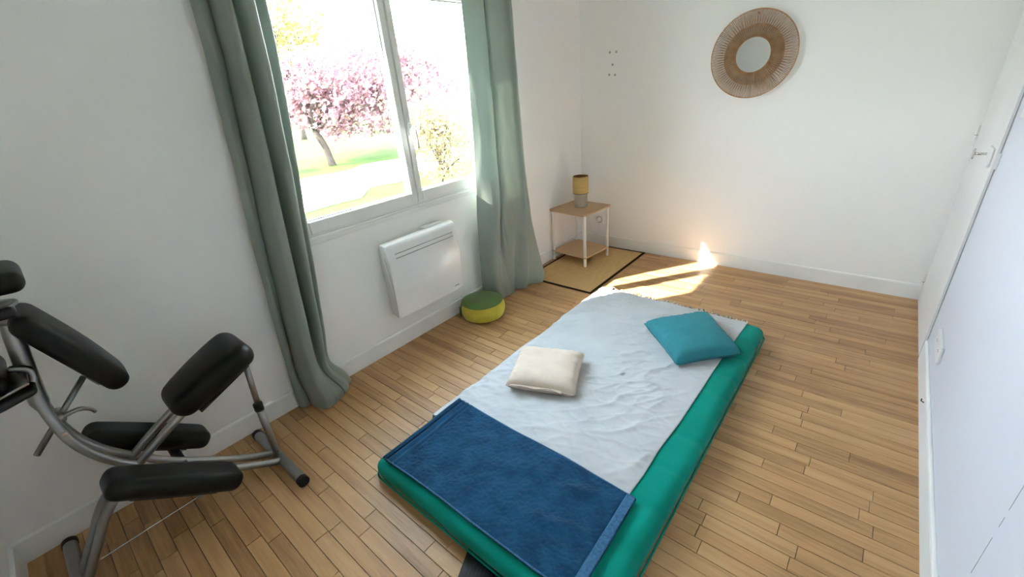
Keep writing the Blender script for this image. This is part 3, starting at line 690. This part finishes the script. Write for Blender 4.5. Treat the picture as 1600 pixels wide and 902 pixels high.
def cushion(name, corners, hgt, m, label, pinch=0.05, flange=None, tilt=None, zf=None, seed=0.0):
    c = [V(p) for p in corners]; ctr = sum(c, V((0, 0, 0)))/4
    o = thing(name, (ctr.x, ctr.y, MH+0.008), label, 'cushion')
    def base(u, v):
        a = (u+1)/2; b_ = (v+1)/2
        return (c[0].lerp(c[1], a)).lerp(c[3].lerp(c[2], a), b_)
    def pt(u, v, s_):
        uu = u*(1-pinch*(1-v*v)); vv = v*(1-pinch*(1-u*u))
        p = base(uu, vv); e = max(0.0, (1-u**4)*(1-v**4)); h = hgt/2*e**0.38
        wr = (0.006*noise.noise(V((u*2.5+seed, v*2.5, 1)))+0.007*noise.noise(V((u*9+seed, v*3, 2)))*(v*v)+0.007*noise.noise(V((u*3+seed, v*9, 5)))*(u*u))*min(1, e*4)
        floor_ = mtop(p.x, p.y)+0.013
        if s_ > 0: p.z = max(p.z+h+wr, floor_+0.001)
        else: p.z = max(p.z-h*0.85, floor_)
        return p
    n_ = 44
    cov = obj('cover', MB().grid(lambda a, b_: pt(a*2-1, b_*2-1, 1), n_, n_), m, o, smooth=True)
    obj('underside', MB().grid(lambda a, b_: pt(a*2-1, b_*2-1, -1), n_, n_, flip=True), m, o, smooth=True)
    ring_ = [pt(-1+2*k/24, -1, 1) for k in range(24)]+[pt(1, -1+2*k/24, 1) for k in range(24)]+[pt(1-2*k/24, 1, 1) for k in range(24)]+[pt(-1, 1-2*k/24, 1) for k in range(25)]
    obj('seam_piping', MB().tube(ring_, 0.0025, 5, cap=False), m, cov, smooth=True)
    if flange:
        fl = MB().grid(lambda a, b_: pt(-0.86+1.5*a, -1+0.001, 1)+V((0, 0, 0.004))+flange*(b_*(0.8+0.2*math.sin(a*14)))+V((0, 0, 0.006*math.sin(a*11)*b_)), 40, 4)
        obj('opening_flap', fl, m, cov, smooth=True, solid=0.0025)
    return o
cushion('throw_cushion', [(1.045, 1.585, 0.150), (1.395, 1.722, 0.148), (1.255, 2.050, 0.158), (0.900, 1.905, 0.155)], 0.118, MBEIGE,
        'plump beige cotton cushion with a flap edge lying beside the blue towel', 0.045, flange=V((0.008, -0.020, 0.006)), seed=2.0)
cushion('throw_cushion', [(1.712, 2.250, 0.150), (1.968, 2.535, 0.150), (1.682, 2.862, 0.160), (1.395, 2.545, 0.160)], 0.150, MTEAL,
        'plump teal blue cushion near the fringed end of the throw', 0.06, seed=8.0)

# ribbed mat poking out under the mattress foot
rm = thing('ribbed_mat', (1.66, 0.72, 0), 'black ribbed rubber mat poking out from under the mattress foot', 'mat')
ra = math.radians(24); mrx = V((math.cos(ra), math.sin(ra), 0)); mry = V((math.sin(ra), -math.cos(ra), 0))
fm = lambda p: V((1.436, 0.885, 0))+mrx*p[0]+mry*p[1]+V((0, 0, p[2]))
def mbox(a, b):
    m_ = MB().box(a, b); m_.v = [fm(p) for p in m_.v]; return m_
obj('backing', mbox((0.0, 0.0, 0.0004), (0.40, 0.50, 0.0015)), MMAT, rm, fixn=True)
for k in range(26):
    x = 0.032+k*0.0135; obj('rib', mbox((x, 0.0, 0.0014), (x+0.0075, 0.49, 0.0050)), MMAT, rm, fixn=True)
obj('edge_band', mbox((0.0, 0.0, 0.0014), (0.026, 0.50, 0.0036)), MMAT, rm, fixn=True)

# ------------------------------------------------------------------ massage chair
ch = thing('massage_chair', (0.35, 0.27, 0.0), 'black padded kneeling massage chair on a silver tube frame in the corner', 'massage chair')
CX = 0.35
def tubeobj(name, pts, r, m=MSTEEL, n=14, seg=40, parent=None):
    return obj(name, MB().tube(spline(pts, seg) if len(pts) > 2 else pts, r, n), m, parent or ch, smooth=True)
for sx_ in (-0.040, 0.040):
    x = CX+sx_
    tubeobj('chest_tube', [(CX+sx_*0.3, 0.085, 0.88), (CX+sx_*0.6, 0.074, 0.78), (x, 0.080, 0.64), (x, 0.108, 0.535), (x, 0.165, 0.435), (x, 0.275, 0.300), (x, 0.42, 0.175), (x, 0.54, 0.085), (x, 0.628, 0.034)], 0.016)
    tubeobj('seat_tube', [(x, -0.100, 0.030), (x, -0.062, 0.095), (x, -0.015, 0.170), (x, 0.040, 0.258), (x, 0.110, 0.330), (x, 0.20, 0.402), (x, 0.290, 0.460), (x, 0.40, 0.522), (x, 0.46, 0.552)], 0.016)
def foot(y, x0, x1, z):
    f_ = obj('foot_bar', MB().tube([(x0, y, z), (x1, y, z)], 0.0235, 18), MSTEEL, ch, smooth=False)
    for (a, b) in ((x0-0.004, x0+0.020), (x1-0.020, x1+0.004)):
        obj('end_cap', MB().tube([(a, y, z), (b, y, z)], 0.0262, 18), MBLK, f_)
foot(0.640, 0.085, 0.605, 0.0265)
foot(-0.115, 0.075, 0.625, 0.0265)
tubeobj('post', [(CX+0.012, 0.128, 1.13), (CX+0.012, 0.080, 0.83), (CX+0.012, 0.072, 0.745)], [0.024]*30+[0.023-0.0007*k for k in range(11)])
tubeobj('post_collar', [(CX+0.012, 0.121, 1.085), (CX+0.012, 0.117, 1.060)], 0.030)
# telescopic strut below the seat
tubeobj('strut_sleeve', [(CX, 0.638, 0.045), (CX, 0.642, 0.345)], 0.0165)
st = tubeobj('strut', [(CX, 0.642, 0.335), (CX, 0.658, 0.57)], 0.0125)
tubeobj('strut_collar', [(CX, 0.6415, 0.325), (CX, 0.6425, 0.360)], 0.0205, MBLK, parent=st)
obj('strut_pin', MB().tube([(CX+0.012, 0.642, 0.335), (CX+0.040, 0.642, 0.335)], 0.004, 8), MCHROME, ch)
obj('foot_bolt', MB().tube([(CX+0.012, 0.640, 0.075), (CX+0.036, 0.640, 0.075)], 0.006, 8), MCHROME, ch)
obj('pivot_plate', MB().box((CX-0.060, 0.150, 0.375), (CX+0.060, 0.205, 0.392)), MSTEEL, ch, bevel=0.003)
for sx_ in (-0.058, 0.058):
    obj('pivot_bolt', MB().tube([(CX+sx_-0.010, 0.178, 0.412), (CX+sx_+0.010, 0.178, 0.412)], 0.008, 10), MCHROME, ch)
    obj('clamp_bolt', MB().tube([(CX+sx_-0.006, 0.083, 0.655), (CX+sx_+0.004, 0.083, 0.655)], 0.007, 10), MCHROME, ch)
obj('knee_bar', MB().box((0.115, 0.292, 0.245), (0.585, 0.330, 0.266)), MSTEEL, ch, bevel=0.003)
# pads: rounded boxes with soft, slightly domed faces
def pad(name, o_, xa, ya, za, size, r, taper=0.0, dome=0.012, div=(16, 26, 8), rd=0.14):
    fr = frame(o_, xa, ya, za); hx, hy, hz = (q/2 for q in size)
    def fn(p):
        u, v, q = p.x/hx, p.y/hy, p.z/hz
        x = p.x*(1+taper*v)*(1-rd*abs(v)**5); z = p.z+dome*(1-u*u)*(1-v*v)*(1 if q > 0 else 0.15*q)
        return fr((x, p.y, z))
    b_ = obj(name, MB().rcube(size, r, div, fn), MVINYL, ch, smooth=True)
    return b_, fr
# seat: slopes up away from the chest pad
sd = V((0, 0.78, 0.36)).normalized(); sn = V((0, -sd.z, sd.y))
seat, sf = pad('seat', (CX, 0.520, 0.610), (1, 0, 0), sd, sn, (0.265, 0.355, 0.090), 0.043, taper=0.20, dome=0.022, rd=0.24)
obj('seat_plate', MB().rcube((0.20, 0.24, 0.012), 0.004, (3, 3, 2), lambda p: sf((p.x, p.y, p.z-0.052))), MBLK, seat)
# knee and shin pads
kd = V((0, 0.76, -0.62)).normalized(); kn_ = V((0, 0.62, 0.76)).normalized()
for name, x in (('knee_pad', 0.155), ('knee_pad', 0.545)):
    k_, kf = pad(name, (x, 0.270, 0.352), (1, 0, 0), kd, kn_, (0.150, 0.44, 0.080), 0.034, taper=-0.03, dome=0.004)
    obj('pad_board', MB().rcube((0.09, 0.28, 0.012), 0.004, (3, 3, 2), lambda p, kf=kf: kf((p.x, p.y, p.z-0.042))), MBLK, k_)
    obj('pad_bolt', MB().tube([(x, 0.312, 0.240), (x, 0.312, 0.228)], 0.009, 8), MBLK, k_)
# chest pad with its adjusting rod
cdv = V((0, 0.150, -0.36)).normalized(); cn = V((0, 0.36, 0.150)).normalized()
cp, cf_ = pad('chest_pad', (CX, 0.205, 0.912), (1, 0, 0), cdv, cn, (0.235, 0.375, 0.068), 0.033, taper=-0.10, dome=0.016)
tubeobj('chest_rod', [(CX, 0.195, 0.800), (CX, -0.005, 0.598)], 0.0095)
obj('rod_bracket', MB().rcube((0.05, 0.05, 0.018), 0.006, (3, 3, 2), lambda p: cf_((p.x, p.y+0.125, p.z-0.042))), MSTEEL, cp, smooth=True)
lv = tubeobj('rod_clamp', [(CX-0.035, 0.092, 0.700), (CX+0.035, 0.092, 0.700)], 0.016)
obj('clamp_lever', MB().tube(spline([(CX+0.03, 0.100, 0.705), (CX+0.015, 0.14, 0.70), (CX, 0.165, 0.675), (CX-0.005, 0.172, 0.655)], 12), [0.008]*6+[0.006]*7, 8), MSTEEL, ch, smooth=True)
# arm shelf, straps and face cradle at the picture's edge
am, af = pad('arm_pad', (CX+0.03, -0.035, 0.915), (1, 0, 0), (0, 0.97, 0.18), (0, -0.18, 0.97), (0.30, 0.185, 0.062), 0.029, dome=0.008)
obj('arm_plate', MB().rcube((0.22, 0.20, 0.010), 0.004, (3, 3, 2), lambda p: af((p.x, p.y+0.02, p.z-0.038))), MSTEEL, ch)
tubeobj('arm_bracket', [(CX+0.055, -0.08, 0.842), (CX+0.058, 0.02, 0.835), (CX+0.058, 0.085, 0.865), (CX+0.045, 0.098, 0.905), (CX+0.040, 0.060, 0.930)], 0.011)
obj('strap', MB().rcube((0.11, 0.16, 0.034), 0.016, (8, 10, 4), lambda p: V((CX+0.09+p.x*(1-2.5*max(0, p.y)), 0.015+p.y, 0.858+p.z*(1-4*max(0, p.y))+0.10*p.y))), MBLK, ch, smooth=True)
fp, ff = pad('face_cradle', (CX, 0.085, 1.205), (1, 0, 0), (0, 0.99, -0.10), (0, 0.10, 0.99), (0.27, 0.235, 0.062), 0.029, dome=0.006)
tubeobj('cradle_stem', [(CX+0.012, 0.118, 1.10), (CX+0.012, 0.112, 1.18)], 0.014)
obj('clamp_knob', MB().rcube((0.06, 0.055, 0.032), 0.014, (5, 5, 4), frame((CX+0.055, 0.120, 1.105), (1, 0, 0), (0, 1, 0), (0, 0, 1))), MBLK, ch, smooth=True)
tubeobj('clamp_ring', [(CX+0.012+0.042*math.cos(k*math.pi/8), 0.124+0.032*math.sin(k*math.pi/8), 1.118) for k in range(17)], 0.006)
obj('limit_cable', MB().tube([(CX+0.045, -0.030, 0.110), (CX+0.048, 0.33, 0.118), (CX+0.046, 0.455, 0.143)], 0.0018, 6), MCHROME, ch)

# ------------------------------------------------------------------ the garden outside
GZ = -1.0
struct('ground', MB().add([(-90, -40, GZ-0.02), (-0.36, -40, GZ-0.02), (-0.36, 90, GZ-0.02), (-90, 90, GZ-0.02)], [(0, 1, 2, 3)]), MLAWN, 'sunlit green lawn under the cherry tree', 'lawn')
pth = MB(); cen = [(-6.5, -8), (-9, 0), (-11.5, 6.0), (-12.5, 10), (-12.5, 16), (-12, 30)]
cs = spline([(x, y, GZ) for x, y in cen], 30); wid = 2.2
vs = []; fs = []
for i, p in enumerate(cs):
    t = (cs[min(i+1, 30)]-cs[max(i-1, 0)]).normalized(); nn = V((t.y, -t.x, 0)); ww = wid+0.35*math.sin(i*1.7)
    vs += [p-nn*ww, p+nn*ww]
fs = [(2*i, 2*i+1, 2*i+3, 2*i+2) for i in range(30)]
struct('garden_path', pth.add(vs, fs), MGRAV, 'pale sunlit gravel path across the lawn', 'path')

def leaves(mb, pts, size, rnd, quads=2):
    for p in pts:
        for k in range(quads):
            a = V((rnd.gauss(0, 1), rnd.gauss(0, 1), rnd.gauss(0, 1))).normalized(); b_ = a.orthogonal().normalized()
            s_ = size*rnd.uniform(0.6, 1.4); c = a.cross(b_); o_ = V(p)+V((rnd.gauss(0, size*0.5), rnd.gauss(0, size*0.5), rnd.gauss(0, size*0.5)))
            mb.add([o_-b_*s_, o_-c*s_*0.6+a*s_*0.3, o_+b_*s_, o_+c*s_*0.6+a*s_*0.3], [(0, 1, 2), (0, 2, 3)])
def tree(name, base, h_trunk, lean, crown, label, cat, m1, m2, nclu, size, nb=8, seed=1, tr=0.16, split=0.5, names=('blossom', 'pale_blossom')):
    rnd = random.Random(seed); base = V(base)
    o = thing(name, base, label, cat)
    fork = base+V((lean[0], lean[1], h_trunk))
    obj('trunk', MB().tube(spline([base-V((0, 0, 0.1)), base+V((lean[0]*0.3, lean[1]*0.3, h_trunk*0.5)), fork], 8), [tr*1.3, tr*1.1]+[tr*0.95]*5+[tr*0.85, tr*0.8], 9), MBARK, o, smooth=True)
    cc, cr3 = V(crown[0]), V(crown[1])
    br = MB(); tips = []
    for k in range(nb):
        a = 2*math.pi*k/nb+rnd.uniform(-0.3, 0.3); e = cc+V((cr3.x*0.75*math.cos(a), cr3.y*0.75*math.sin(a), cr3.z*rnd.uniform(-0.4, 0.7)))
        mid = fork.lerp(e, 0.5)+V((rnd.uniform(-.3, .3), rnd.uniform(-.3, .3), 0.25))
        ln = spline([fork, mid, e], 8); br.tube(ln, [tr*0.55*(1-i/10) for i in range(9)], 6)
        for q in range(4):
            s_ = ln[3+q]; e2 = s_+V((rnd.gauss(0, cr3.x*0.25), rnd.gauss(0, cr3.y*0.25), rnd.gauss(0.3, cr3.z*0.3))); br.tube([s_, s_.lerp(e2, 0.5)+V((0, 0, 0.1)), e2], [tr*0.2, tr*0.13, tr*0.06], 5)
            tips.append(e2)
    obj('branches', br, MBARK, o, smooth=True)
    P1, P2 = [], []
    while len(P1)+len(P2) < nclu:
        if rnd.random() < 0.35:
            t_ = rnd.choice(tips); p = t_+V((rnd.gauss(0, .35), rnd.gauss(0, .35), rnd.gauss(0, .3)))
        else:
            d = V((rnd.gauss(0, 1), rnd.gauss(0, 1), rnd.gauss(0, 1))).normalized()*rnd.random()**0.45
            p = cc+V((d.x*cr3.x, d.y*cr3.y, d.z*cr3.z))
        if noise.noise(p*0.9) < -0.12 and rnd.random() < 0.8: continue
        (P1 if rnd.random() < split else P2).append(p)
    a = MB(); leaves(a, P1, size, rnd); obj(names[0], a, m1, o, kind='stuff')
    a = MB(); leaves(a, P2, size, rnd); obj(names[1], a, m2, o, kind='stuff')
    return o
tree('cherry_tree', (-16.7, 10.26, GZ), 1.5, (-0.35, -0.25), ((-17.2, 13.5, 2.0), (3.6, 5.6, 2.1)), 'pink flowering cherry tree on the lawn outside the window', 'tree', MBLOS, MBLOSW, 8500, 0.11, 9, 4, 0.15, 0.74)
tree('willow_tree', (-34, 17.5, GZ), 3.2, (0.3, 0.4), ((-34, 18.0, 6.4), (3.6, 3.6, 3.6)), 'tall tree with yellow green spring leaves behind the cherry tree', 'tree', MYLEAF, MBLOSW, 1500, 0.17, 9, 9, 0.2, 0.85, ('foliage', 'pale_foliage'))
def shrub(name, base, cc, cr3, label, n_, size, seed):
    return tree(name, base, 0.35, (0.05, 0.05), (cc, cr3), label, 'shrub', MHLEAF, MBLOSW, n_, size, 7, seed, 0.05, 0.75, ('foliage', 'pale_foliage'))
shrub('garden_shrub', (-7.9, 9.0, GZ), (-7.9, 9.0, 0.35), (0.95, 1.1, 1.35), 'loose yellowish shrub outside the right window casement', 2600, 0.05, 21)
shrub('garden_shrub', (-17.5, 7.9, GZ), (-17.5, 7.9, -0.3), (0.7, 0.6, 0.7), 'low pinkish shrub beside the curtain edge outside', 500, 0.07, 22)
